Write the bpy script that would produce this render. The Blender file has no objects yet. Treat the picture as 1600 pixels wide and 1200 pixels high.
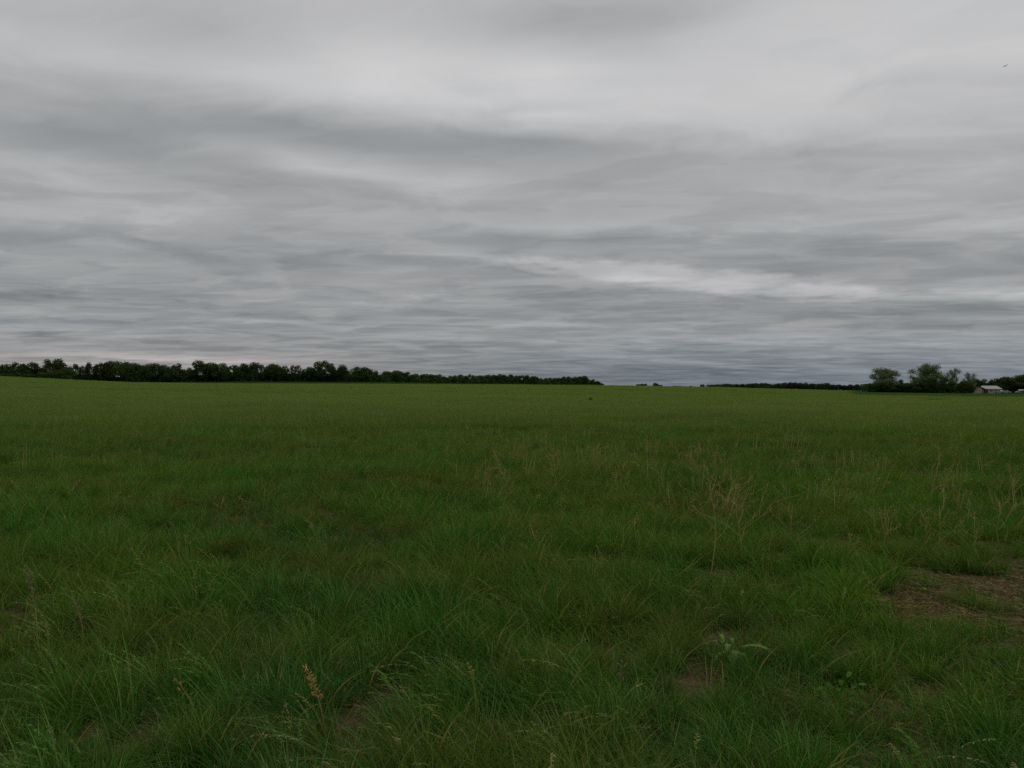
import bpy, math, random
import numpy as np
from mathutils import Vector, Matrix
R = math.radians
SC = bpy.context.scene
COL = SC.collection

# ------------------------------------------------------------------ camera
F = 1289.0            # focal length in pixels of the 1600 px wide photograph
HC = 1.6
ROLL = R(0.49)
PITCH = math.atan(1.5 / F)
fwd = Vector((0, math.cos(PITCH), math.sin(PITCH)))
right = Vector((1, 0, 0)); up = right.cross(fwd)
right2 = right * math.cos(ROLL) + up * math.sin(ROLL)
up2 = up * math.cos(ROLL) - right * math.sin(ROLL)
cd = bpy.data.cameras.new('camera'); cam = bpy.data.objects.new('camera', cd); COL.objects.link(cam)
cd.sensor_width = 36; cd.lens = 36 * F / 1600; cd.clip_start = 0.05; cd.clip_end = 20000
cam.matrix_world = Matrix((( right2.x, up2.x, -fwd.x, 0), (right2.y, up2.y, -fwd.y, 0),
                           (right2.z, up2.z, -fwd.z, HC), (0, 0, 0, 1)))
SC.camera = cam

def pdir(px, py):
    """world direction seen at a pixel of the photograph"""
    return (fwd + right2 * ((px - 800) / F) + up2 * ((600 - py) / F)).normalized()
def azel(px, py):
    d = pdir(px, py); return math.atan2(d.x, d.y), math.asin(d.z)
def ground_at(px, py):
    d = pdir(px, py); t = HC / -d.z
    return d.x * t, d.y * t

SC.view_settings.view_transform = 'Standard'; SC.view_settings.look = 'None'
SC.view_settings.exposure = 0; SC.view_settings.gamma = 1
SC.cycles.max_bounces = 5; SC.cycles.diffuse_bounces = 3; SC.cycles.transmission_bounces = 3
SC.cycles.use_denoising = False

# ------------------------------------------------------------------ node helper
class NT:
    def __init__(s, nt): s.t = nt; s.n = nt.nodes; s.l = nt.links; s.n.clear()
    def add(s, typ, **kw):
        n = s.n.new(typ)
        for k, v in kw.items(): setattr(n, k, v)
        return n
    def put(s, sock, v):
        if isinstance(v, bpy.types.NodeSocket): s.l.new(v, sock)
        else: sock.default_value = v
    def m(s, op, a, b=None, c=None, clamp=False):
        n = s.add('ShaderNodeMath', operation=op, use_clamp=clamp)
        for i, v in enumerate((a, b, c)):
            if v is not None: s.put(n.inputs[i], v)
        return n.outputs[0]
    def noise(s, vec, scale, detail=2, rough=.5, dist=0):
        n = s.add('ShaderNodeTexNoise')
        if vec is not None: s.l.new(vec, n.inputs['Vector'])
        n.inputs['Scale'].default_value = scale; n.inputs['Detail'].default_value = detail
        n.inputs['Roughness'].default_value = rough; n.inputs['Distortion'].default_value = dist
        return n.outputs[0]
    def mapr(s, v, a, b, c=0.0, d=1.0, smooth=False):
        n = s.add('ShaderNodeMapRange')
        if smooth: n.interpolation_type = 'SMOOTHSTEP'
        s.put(n.inputs[0], v)
        for i, x in enumerate((a, b, c, d)): s.put(n.inputs[i + 1], x)
        return n.outputs[0]
    def mix(s, f, a, b, mode='MIX'):
        n = s.add('ShaderNodeMix', data_type='RGBA', blend_type=mode)
        s.put(n.inputs[0], f)
        for sock, v in ((n.inputs[6], a), (n.inputs[7], b)):
            s.put(sock, (v[0], v[1], v[2], 1) if isinstance(v, tuple) else v)
        return n.outputs[2]
    def ramp(s, f, stops):
        n = s.add('ShaderNodeValToRGB'); s.put(n.inputs[0], f); e = n.color_ramp.elements
        while len(e) < len(stops): e.new(0.5)
        for i, (p, c) in enumerate(stops):
            e[i].position = p; e[i].color = (c[0], c[1], c[2], 1)
        return n.outputs[0]
    def xyz(s, x, y, z):
        n = s.add('ShaderNodeCombineXYZ')
        for i, v in enumerate((x, y, z)): s.put(n.inputs[i], v)
        return n.outputs[0]

def lin(c):  # 0..255 sRGB triple -> linear
    return tuple((v / 255 / 12.92) if v / 255 <= .04045 else ((v / 255 + .055) / 1.055) ** 2.4 for v in c)

# ------------------------------------------------------------------ world: overcast sky
SUN_AZ, SUN_EL = R(35), R(50)
w = bpy.data.worlds.new('World'); SC.world = w; w.use_nodes = True
N = NT(w.node_tree)
tc = N.add('ShaderNodeTexCoord'); sep = N.add('ShaderNodeSeparateXYZ'); N.l.new(tc.outputs['Generated'], sep.inputs[0])
X, Y, Z = sep.outputs
az = N.m('ARCTAN2', X, Y); el = N.m('ARCSINE', Z)
den = N.m('ADD', N.m('MAXIMUM', Z, 0.0), 0.06)
cx = N.m('DIVIDE', X, den); cy = N.m('DIVIDE', Y, den)
cyt = N.m('ADD', cy, N.m('MULTIPLY', cx, 0.10))        # the bands run slightly askew
P1 = N.xyz(N.m('MULTIPLY', cx, 0.55), cyt, 3.7)
_wn = N.add('ShaderNodeTexNoise'); N.l.new(N.xyz(N.m('MULTIPLY', cx, 0.8), cyt, 6.2), _wn.inputs['Vector']); _wn.inputs['Scale'].default_value = 1.6; _wn.inputs['Detail'].default_value = 2
_wo = N.add('ShaderNodeVectorMath', operation='MULTIPLY_ADD'); N.l.new(_wn.outputs['Color'], _wo.inputs[0]); _wo.inputs[1].default_value = (.7, .28, 0); N.l.new(N.xyz(N.m('MULTIPLY', cx, 0.75), cyt, 9.1), _wo.inputs[2])
P2 = _wo.outputs[0]
warp = N.noise(P1, 0.8, 3, .55)
n_big = N.noise(P1, 0.55, 4, .55, .35)
n_str = N.noise(P2, 1.55, 4, .55, .3)
n_fin = N.noise(P2, 4.2, 5, .62, .5)
# warped azimuth / elevation for the large cloud features
wv = N.m('SUBTRACT', warp, 0.5); wv2 = N.m('SUBTRACT', n_str, 0.5)
azw = N.m('ADD', az, N.m('MULTIPLY', wv, 0.22))
elw = N.m('ADD', el, N.m('MULTIPLY', N.m('MULTIPLY', wv2, N.m('ADD', el, 0.05)), 0.20))
elw = N.m('ADD', elw, N.m('MULTIPLY', N.m('MULTIPLY', wv, N.m('ADD', el, 0.04)), 0.14))
AE = N.xyz(azw, elw, 0.0)
ramp_el = N.add('ShaderNodeFloatCurve'); cv = ramp_el.mapping.curves[0]
N.put(ramp_el.inputs['Value'], N.m('DIVIDE', el, 1.5708, clamp=True))
base_pts = [(0, 126), (1.2, 134), (3, 143), (6, 151), (10, 159), (14, 166), (17, 170), (20, 175), (25, 180), (40, 184), (90, 188)]
while len(cv.points) < len(base_pts): cv.points.new(.5, .5)
for p, (d, L) in zip(cv.points, base_pts): p.location = (d / 90, L / 255); p.handle_type = 'VECTOR'
ramp_el.mapping.update()
lvl = ramp_el.outputs[0]
def lobe(px, py, sx, sy, amp, tilt=0.0):
    a, e = azel(px, py)
    mp = N.add('ShaderNodeMapping', vector_type='TEXTURE'); N.l.new(AE, mp.inputs[0])
    mp.inputs['Location'].default_value = (a, e, 0); mp.inputs['Rotation'].default_value = (0, 0, R(tilt))
    mp.inputs['Scale'].default_value = (sx * 2.1 / F, sy * 2.1 / F, 1)
    g = N.add('ShaderNodeTexGradient', gradient_type='QUADRATIC_SPHERE'); N.l.new(mp.outputs[0], g.inputs[0])
    global lvl
    lvl = N.m('MULTIPLY_ADD', g.outputs[1], amp / 255, lvl)
LOBES = [
 (620, 85, 260, 70, 20, 5), (870, 130, 220, 60, 22, 8), (1300, 90, 520, 150, 20, 0), (1560, 90, 160, 80, 12, 0),
 (150, 95, 420, 60, 8, -6), (430, 125, 300, 45, 12, 0),
 (60, 190, 420, 46, -20, -3), (480, 200, 360, 38, -22, -3), (840, 225, 280, 44, -22, -4), (1200, 270, 300, 50, -8, 0),
 (370, 30, 160, 50, -12, 0), (900, 15, 190, 40, -30, 0), (1040, 45, 100, 45, -18, 0), (70, 20, 200, 40, -10, 0),
 (480, 258, 220, 20, 20, -5), (60, 255, 200, 22, 10, 0), (170, 345, 300, 40, 5, 0), (620, 285, 160, 18, 9, -5),
 (940, 378, 220, 26, -20, -3), (1300, 400, 240, 22, -16, -3), (1250, 330, 420, 50, 8, 0), (900, 352, 200, 12, 10, -3), (1150, 368, 200, 10, 8, -3),
 (560, 400, 260, 26, -11, 0), (230, 400, 200, 22, -10, 0), (130, 470, 300, 22, -11, 0), (900, 465, 260, 18, -14, 0), (1350, 490, 400, 24, -13, 0),
 (830, 320, 180, 26, -9, 0), (400, 300, 150, 18, -8, 0),
 (60, 515, 170, 6, 14, 0), (250, 561, 240, 11, 40, -1.2), (60, 575, 200, 12, 8, 0),
 (1120, 583, 330, 24, -16, 0), (700, 590, 260, 14, -8, 0), (1100, 530, 600, 8, 6, 0),
]
for L in LOBES: lobe(*L)
# noise structure, finer streaks toward the horizon
lvl = N.m('ADD', lvl, N.m('MULTIPLY', N.m('SUBTRACT', n_big, .5), 0.11))
lvl = N.m('ADD', lvl, N.m('MULTIPLY', N.m('SUBTRACT', n_str, .5), N.mapr(el, 0.10, 0.34, 0.23, 0.12)))
n_ed = N.mapr(N.noise(P2, 2.4, 6, .55, .2), .42, .56, 0.0, 1.0, True)
lvl = N.m('ADD', lvl, N.m('MULTIPLY', N.m('SUBTRACT', n_ed, .5), N.mapr(el, 0.02, 0.38, 0.042, 0.016)))
lvl = N.m('ADD', lvl, N.m('MULTIPLY', N.m('SUBTRACT', n_fin, .5), N.mapr(el, 0.05, 0.35, 0.09, 0.04)))
# the long bright rift between cloud decks
def rift(pts, thick, gain):
    """pts: (px, py) of its two ends"""
    (a0, e0), (a1, e1) = azel(*pts[0]), azel(*pts[1])
    t = N.m('DIVIDE', N.m('SUBTRACT', az, a0), a1 - a0)
    mid = N.m('MULTIPLY_ADD', t, e1 - e0, e0)
    env = N.m('MULTIPLY', N.m('MULTIPLY', t, N.m('SUBTRACT', 1.0, t)), 4.0, clamp=True)
    env = N.m('SUBTRACT', env, N.m('MULTIPLY', N.noise(N.xyz(N.m('MULTIPLY', az, 9.0), 0.0, 5.0), 1.0, 3, .6), .35))
    dist = N.m('ABSOLUTE', N.m('SUBTRACT', N.m('SUBTRACT', el, mid), N.m('MULTIPLY', N.m('SUBTRACT', N.noise(N.xyz(N.m('MULTIPLY', az, 16.0), N.m('MULTIPLY', el, 60.0), 2.0), 1.0, 4, .6), .5), thick * 1.7 / F)))
    ins = N.m('SUBTRACT', N.m('MULTIPLY', env, thick / F), dist)
    return N.m('MULTIPLY', N.mapr(ins, -7 / F, 9 / F, 0.0, 1.0, True), gain / 255)
rf = rift(((735, 400), (1480, 464)), 23, 28)
rf = N.m('MAXIMUM', rf, rift(((1340, 468), (1900, 440)), 9, 22))
rf = N.m('MAXIMUM', rf, rift(((250, 496), (500, 503)), 5, 24))
lvl = N.m('ADD', lvl, rf, clamp=True)
colr = N.ramp(N.mapr(lvl, 100 / 255, 215 / 255), [
    (0.0, lin((96, 102, 106))), (0.2, lin((120, 124, 128))), (0.36, lin((141, 144, 146))),
    (0.52, lin((161, 162, 164))), (0.75, lin((189, 189, 190))), (1.0, lin((216, 214, 216)))])
# colour drift: greenish grey / lavender grey patches, warm low break on the left, blue low on the right
drift = N.noise(P1, 0.9, 2, .5)
colr = N.mix(N.mapr(drift, .35, .65, 0.0, 1.0), N.mix(1.0, colr, (0.985, 1.0, 0.993), 'MULTIPLY'), N.mix(1.0, colr, (1.003, 1.0, 1.0), 'MULTIPLY'))
low = N.mapr(el, 0.0, 0.07, 1.0, 0.0, True)
blue = N.m('MULTIPLY', low, N.mapr(az, -0.1, 0.25, 0.0, 1.0, True))
warm = N.m('MULTIPLY', N.mapr(el, 0.01, 0.06, 1.0, 0.0, True), N.mapr(az, -0.3, -0.05, 1.0, 0.0, True))
colr = N.mix(N.m('MULTIPLY', blue, .85), colr, N.mix(1.0, colr, (0.90, 0.985, 1.10), 'MULTIPLY'))
colr = N.mix(N.m('MULTIPLY', warm, .9), colr, N.mix(1.0, colr, (1.09, 0.99, 0.955), 'MULTIPLY'))
sky = N.add('ShaderNodeTexSky', sky_type='NISHITA', sun_disc=False)
sky.sun_elevation = SUN_EL; sky.sun_rotation = SUN_AZ
bg1 = N.add('ShaderNodeBackground'); N.l.new(sky.outputs[0], bg1.inputs[0]); bg1.inputs[1].default_value = 0.05
bg2 = N.add('ShaderNodeBackground'); N.l.new(colr, bg2.inputs[0]); bg2.inputs[1].default_value = 1.0
ms = N.add('ShaderNodeMixShader'); ms.inputs[0].default_value = 0.985     # cloud cover
N.l.new(bg1.outputs[0], ms.inputs[1]); N.l.new(bg2.outputs[0], ms.inputs[2])
out = N.add('ShaderNodeOutputWorld'); N.l.new(ms.outputs[0], out.inputs[0])
w.cycles.sampling_method = 'MANUAL'; w.cycles.sample_map_resolution = 512

sd = bpy.data.lights.new('sun', 'SUN'); so = bpy.data.objects.new('sun', sd); COL.objects.link(so)
sd.energy = 0.5; sd.angle = R(40); sd.color = (1, .97, .93)
sv = Vector((math.sin(SUN_AZ) * math.cos(SUN_EL), math.cos(SUN_AZ) * math.cos(SUN_EL), math.sin(SUN_EL)))
so.rotation_euler = (-sv).to_track_quat('-Z', 'Y').to_euler()

# ------------------------------------------------------------------ helpers
def tag(o, label=None, cat=None, group=None, kind=None):
    if label: o['label'] = label
    if cat: o['category'] = cat
    if group: o['group'] = group
    if kind: o['kind'] = kind
    return o
def mesh_np(name, V, Fq, bl=None, mat=None, tri=None, smooth=False):
    """V (n,3), Fq (m,4) quads -> mesh with optional colour attribute 'bl'"""
    me = bpy.data.meshes.new(name)
    V = np.asarray(V, dtype=np.float32); Fq = np.asarray(Fq, dtype=np.int32)
    k = Fq.shape[1]
    me.vertices.add(len(V)); me.vertices.foreach_set('co', V.ravel())
    me.loops.add(Fq.size); me.loops.foreach_set('vertex_index', Fq.ravel())
    me.polygons.add(len(Fq)); me.polygons.foreach_set('loop_start', np.arange(0, Fq.size, k, dtype=np.int32))
    me.polygons.foreach_set('loop_total', np.full(len(Fq), k, dtype=np.int32))
    if bl is not None:
        a = me.attributes.new('bl', 'FLOAT_COLOR', 'POINT'); a.data.foreach_set('color', np.asarray(bl, dtype=np.float32).ravel())
    me.update(calc_edges=True)
    if smooth: me.polygons.foreach_set('use_smooth', np.ones(len(Fq), dtype=bool))
    if mat: me.materials.append(mat)
    return me
def link(name, me, parent=None, loc=None):
    o = bpy.data.objects.new(name, me); COL.objects.link(o)
    if parent: o.parent = parent
    if loc is not None: o.location = loc
    return o
def empty(name, loc, rz=0):
    o = bpy.data.objects.new(name, None); COL.objects.link(o); o.location = loc; o.rotation_euler.z = rz
    o.empty_display_size = .2
    return o

def _hash(ix, iy, seed):
    h = (ix.astype(np.int64) * 374761393 + iy.astype(np.int64) * 668265263 + seed * 974634777) & 0x7fffffff
    h = ((h ^ (h >> 13)) * 1274126177) & 0x7fffffff
    return ((h ^ (h >> 16)) & 0xffff) / 65535.0
def vnoise(x, y, s, seed=0, octv=2):
    x = np.asarray(x, float) / s; y = np.asarray(y, float) / s; r = 0; a = 1; tot = 0
    for o in range(octv):
        ix = np.floor(x); iy = np.floor(y); fx = x - ix; fy = y - iy
        fx = fx * fx * (3 - 2 * fx); fy = fy * fy * (3 - 2 * fy)
        v = (_hash(ix, iy, seed + o) * (1 - fx) + _hash(ix + 1, iy, seed + o) * fx) * (1 - fy) + \
            (_hash(ix, iy + 1, seed + o) * (1 - fx) + _hash(ix + 1, iy + 1, seed + o) * fx) * fy
        r = r + v * a; tot += a; a *= .5; x = x * 2.03; y = y * 2.03
    return r / tot

# ------------------------------------------------------------------ terrain
# offsets below the level line of sight (photo pixels) of the ground, by azimuth and distance
TX = np.array([-400, 0, 100, 200, 300, 400, 600, 800, 940, 1150, 1350, 1500, 1600, 2000], float)
TA = np.arctan((TX - 800) / F)
TR = np.array([200, 280, 360, 500, 700, 1000, 1500, 2500, 9000], float)
TO = np.array([
 [-4, -3.6, -0.4, 2.6, 3.2, 3.0, 2.0, 1.3, 0.9, 3.0, 6.3, 7.0, 6.2, 6.0],
 [-2, -2.0, 1.0, 3.2, 2.4, 1.6, 0.6, 0.9, 1.1, 3.0, 6.2, 6.6, 6.0, 6.0],
 [1, 1.0, 2.0, 2.5, -0.8, -2.4, -2.8, -1.0, 1.0, 3.0, 6.0, 6.2, 5.6, 6.0],
 [1, 2.0, 3.0, 3.0, -0.5, -2.0, -2.6, -1.6, 0.8, 3.0, 5.0, 5.0, 5.0, 5.0],
 [2, 2.5, 3.0, 3.0, 0.5, -1.5, -2.4, -1.4, 0.6, 3.0, 4.0, 4.0, 4.0, 4.0],
 [3, 3.0, 3.0, 3.0, 2.0, 1.0, 0.0, 0.0, 0.8, 2.6, 2.8, 3.0, 3.0, 3.0],
 [3, 3.0, 3.0, 3.0, 3.0, 3.0, 2.0, 1.6, 1.4, 2.4, 3.0, 3.0, 3.0, 3.0],
 [5, 5, 5, 5, 5, 5, 4, 4, 3.5, 4, 5, 5, 5, 5],
 [10, 10, 10, 10, 10, 10, 10, 10, 10, 10, 10, 10, 10, 10]], float)
def terrain(x, y):
    x = np.asarray(x, float); y = np.asarray(y, float)
    r = np.hypot(x, y); a = np.arctan2(x, y)
    a = np.clip(a, TA[0], TA[-1])
    off = np.zeros_like(r)
    cols = np.stack([np.interp(a, TA, TO[i]) for i in range(len(TR))])      # (nr, ...)
    rc = np.clip(r, TR[0], TR[-1]); k = np.clip(np.searchsorted(TR, rc) - 1, 0, len(TR) - 2)
    t = (rc - TR[k]) / (TR[k + 1] - TR[k])
    c0 = np.take_along_axis(cols, k[None], 0)[0]; c1 = np.take_along_axis(cols, (k + 1)[None], 0)[0]
    off = c0 * (1 - t) + c1 * t
    z_far = HC - off * rc / F
    s = np.clip((r - 15) / 185, 0, 1); s = s * s * (3 - 2 * s)
    z = np.where(r < 200, z_far * s, z_far)
    near = np.clip((r - 2) / 10, .35, 1) * np.clip((260 - r) / 160, 0, 1)
    z = z + near * ((vnoise(x, y, 7.0, 5) - .5) * .10 + (vnoise(x, y, 1.6, 9) - .5) * .07 + (vnoise(x, y, 26, 3) - .5) * .22 * np.clip((r - 10) / 40, 0, 1))
    return z
def tz(x, y): return float(terrain(np.array([x]), np.array([y]))[0])

# ------------------------------------------------------------------ materials
def new_mat(name):
    m = bpy.data.materials.new(name); m.use_nodes = True; return m, NT(m.node_tree)
def tint_nodes(N):
    """greener / yellower / bluer drift of the meadow, from the place on the ground"""
    g = N.add('ShaderNodeNewGeometry'); pos = g.outputs['Position']
    mp = N.add('ShaderNodeMapping'); N.l.new(pos, mp.inputs[0]); mp.inputs['Scale'].default_value = (1, 1, 0)
    p = mp.outputs[0]
    a = N.noise(p, .55, 3, .6); b = N.noise(p, .09, 3, .6)
    mp2 = N.add('ShaderNodeMapping'); N.l.new(pos, mp2.inputs[0]); mp2.inputs['Scale'].default_value = (.012, .035, 0)
    mp2.inputs['Rotation'].default_value = (0, 0, R(6))
    c = N.noise(mp2.outputs[0], 1.0, 4, .6)
    return pos, p, a, b, c

def grass_mat(name, straw_cols):
    m, N = new_mat(name)
    pos, p, a, b, c = tint_nodes(N)
    at = N.add('ShaderNodeAttribute', attribute_name='bl'); s = N.add('ShaderNodeSeparateColor'); N.l.new(at.outputs['Color'], s.inputs[0])
    h, rnd, straw = s.outputs
    green = N.ramp(rnd, [(0, (.024, .086, .006)), (.35, (.042, .132, .010)), (.75, (.078, .190, .018)), (1, (.16, .28, .060))])
    v = N.m('MULTIPLY_ADD', N.m('SUBTRACT', a, .5), 2.2, N.m('MULTIPLY_ADD', N.m('SUBTRACT', b, .5), 2.4, .5), clamp=True)
    green = N.mix(1.0, green, N.ramp(v, [(0, (.58, .80, 1.1)), (.5, (1, 1, 1)), (1, (1.55, 1.22, .9))]), 'MULTIPLY')
    mp3 = N.add('ShaderNodeMapping'); N.l.new(pos, mp3.inputs[0]); mp3.inputs['Scale'].default_value = (.30, .55, 0)
    dry = N.mapr(N.noise(mp3.outputs[0], 1.0, 5, .7), .44, .62, 0.0, .62)
    green = N.mix(dry, green, (.130, .132, .030))
    # with distance along the field the sward is drier and seedier
    sy = N.add('ShaderNodeSeparateXYZ'); N.l.new(pos, sy.inputs[0])
    far_f = N.mapr(sy.outputs[1], 9, 70, 0.0, 1.0, True)
    seedy = N.mix(N.mapr(c, .35, .65, 0.0, 1.0), (.155, .245, .050), (.225, .270, .072))
    green = N.mix(N.m('MULTIPLY', far_f, .75), green, seedy)
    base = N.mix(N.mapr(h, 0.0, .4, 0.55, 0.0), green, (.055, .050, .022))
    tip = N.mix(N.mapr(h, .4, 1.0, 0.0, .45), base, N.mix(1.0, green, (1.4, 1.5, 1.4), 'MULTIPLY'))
    st = N.ramp(rnd, list(zip((0, .5, 1), straw_cols)))
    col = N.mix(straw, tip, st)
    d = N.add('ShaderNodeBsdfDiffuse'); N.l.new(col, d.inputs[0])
    t = N.add('ShaderNodeBsdfTranslucent'); N.l.new(N.mix(1.0, col, (1.1, 1.15, .6), 'MULTIPLY'), t.inputs[0])
    mx = N.add('ShaderNodeMixShader'); mx.inputs[0].default_value = .30; N.l.new(d.outputs[0], mx.inputs[1]); N.l.new(t.outputs[0], mx.inputs[2])
    gl = N.add('ShaderNodeBsdfGlossy'); gl.inputs['Roughness'].default_value = .45; gl.inputs[0].default_value = (.5, .55, .5, 1)
    m2 = N.add('ShaderNodeMixShader'); m2.inputs[0].default_value = .014; N.l.new(mx.outputs[0], m2.inputs[1]); N.l.new(gl.outputs[0], m2.inputs[2])
    o = N.add('ShaderNodeOutputMaterial'); N.l.new(m2.outputs[0], o.inputs[0])
    return m
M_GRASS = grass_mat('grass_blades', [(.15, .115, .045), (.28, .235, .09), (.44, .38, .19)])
M_THATCH = grass_mat('brown_thatch', [(.14, .085, .052), (.27, .175, .110), (.42, .30, .19)])

def ground_mat():
    m, N = new_mat('meadow_ground')
    pos, p, a, b, c = tint_nodes(N)
    sy = N.add('ShaderNodeSeparateXYZ'); N.l.new(pos, sy.inputs[0])
    fine = N.noise(p, 3.0, 5, .7); fine2 = N.noise(p, 14, 4, .7)
    soil = N.ramp(fine2, [(.3, (.055, .034, .021)), (.55, (.12, .076, .047)), (.75, (.22, .145, .095))])
    soil = N.mix(N.mapr(fine, .45, .65, 0.0, .6), soil, (.035, .055, .018))
    far = N.ramp(N.mapr(c, .3, .7), [(0, (.066, .118, .024)), (.5, (.092, .142, .030)), (1, (.125, .156, .042))])
    far = N.mix(1.0, far, N.ramp(N.m('MULTIPLY_ADD', N.m('SUBTRACT', b, .5), 1.5, fine, clamp=True), [(.2, (.72, .8, .8)), (.8, (1.25, 1.15, 1.1))]), 'MULTIPLY')
    # the second field beyond the crest, a darker crop
    px, py = sy.outputs[0], sy.outputs[1]
    rr = N.m('SQRT', N.m('ADD', N.m('MULTIPLY', px, px), N.m('MULTIPLY', py, py)))
    wob = N.m('MULTIPLY_ADD', N.noise(p, .02, 2), 30.0, rr)
    crop = N.mapr(wob, 236, 240, 0.0, 1.0)
    far = N.mix(crop, far, N.mix(N.mapr(fine, .3, .7), (.016, .034, .010), (.026, .048, .014)))
    # mown grass round the farmstead on the right
    yard = N.m('MULTIPLY', N.mapr(N.m('DIVIDE', px, py), .38, .43, 0.0, 1.0, True), N.mapr(wob, 128, 142, 0.0, 1.0))
    far = N.mix(yard, far, N.mix(N.mapr(fine, .3, .7), (.026, .060, .014), (.042, .082, .020)))
    k = N.mapr(rr, 25, 80, 0.0, 1.0, True)
    col = N.mix(k, soil, far)
    d = N.add('ShaderNodeBsdfDiffuse'); N.l.new(col, d.inputs[0])
    bp = N.add('ShaderNodeBump'); bp.inputs['Strength'].default_value = .6; bp.inputs['Distance'].default_value = .12
    N.l.new(fine2, bp.inputs['Height']); N.l.new(bp.outputs[0], d.inputs['Normal'])
    o = N.add('ShaderNodeOutputMaterial'); N.l.new(d.outputs[0], o.inputs[0])
    return m

def leaf_mat(name, c0, c1, trans=.25):
    m, N = new_mat(name)
    at = N.add('ShaderNodeAttribute', attribute_name='bl'); s = N.add('ShaderNodeSeparateColor'); N.l.new(at.outputs['Color'], s.inputs[0])
    oi = N.add('ShaderNodeObjectInfo')
    v = N.m('MULTIPLY_ADD', oi.outputs['Random'], .5, N.m('MULTIPLY', s.outputs[1], .6), clamp=True)
    col = N.mix(v, c0, c1)
    d = N.add('ShaderNodeBsdfDiffuse'); N.l.new(col, d.inputs[0])
    t = N.add('ShaderNodeBsdfTranslucent'); N.l.new(col, t.inputs[0])
    mx = N.add('ShaderNodeMixShader'); mx.inputs[0].default_value = trans
    N.l.new(d.outputs[0], mx.inputs[1]); N.l.new(t.outputs[0], mx.inputs[2])
    o = N.add('ShaderNodeOutputMaterial'); N.l.new(mx.outputs[0], o.inputs[0])
    return m
def plain(name, c, rough=.7, var=.25, scale=3.0, metal=0):
    m, N = new_mat(name)
    tcn = N.add('ShaderNodeTexCoord')
    n = N.noise(tcn.outputs['Object'], scale, 4, .6)
    col = N.mix(n, tuple(v * (1 - var) for v in c), tuple(min(1, v * (1 + var)) for v in c))
    b = N.add('ShaderNodeBsdfPrincipled'); N.l.new(col, b.inputs['Base Color'])
    b.inputs['Roughness'].default_value = rough; b.inputs['Metallic'].default_value = metal
    o = N.add('ShaderNodeOutputMaterial'); N.l.new(b.outputs[0], o.inputs[0])
    return m
M_LEAF = leaf_mat('dark_foliage', (.034, .062, .019), (.068, .105, .031))
M_LEAF_GREY = leaf_mat('grey_green_foliage', (.13, .17, .085), (.22, .26, .14), .45)
M_LEAF_LIGHT = leaf_mat('fresh_green_foliage', (.055, .085, .022), (.08, .115, .032))
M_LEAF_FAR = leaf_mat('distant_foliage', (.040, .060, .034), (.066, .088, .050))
M_BARK = plain('bark', (.075, .06, .045), .9, .4, 6)

# ------------------------------------------------------------------ ground sheet
def build_ground():
    rad = np.concatenate([[0.0], np.geomspace(.6, 60, 90), np.geomspace(63, 420, 70), np.geomspace(440, 9000, 40)])
    an = np.concatenate([np.linspace(-math.pi, -.9, 24, endpoint=False), np.linspace(-.9, .9, 260), np.linspace(.9, math.pi, 25)[1:]])
    an = an[:-1]
    rr, aa = np.meshgrid(rad, an, indexing='ij')
    x = rr * np.sin(aa); y = rr * np.cos(aa); z = terrain(x, y)
    nr, na = rr.shape
    V = np.stack([x, y, z], -1).reshape(-1, 3)
    i, j = np.meshgrid(np.arange(nr - 1), np.arange(na), indexing='ij'); j2 = (j + 1) % na
    Fq = np.stack([i * na + j, i * na + j2, (i + 1) * na + j2, (i + 1) * na + j], -1).reshape(-1, 4)
    me = mesh_np('ground', V, Fq[:, ::-1], mat=ground_mat(), smooth=True)
    o = link('ground', me); tag(o, 'wide flat field floor of soil and short grass', 'ground', kind='structure')
    return o
build_ground()

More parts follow.
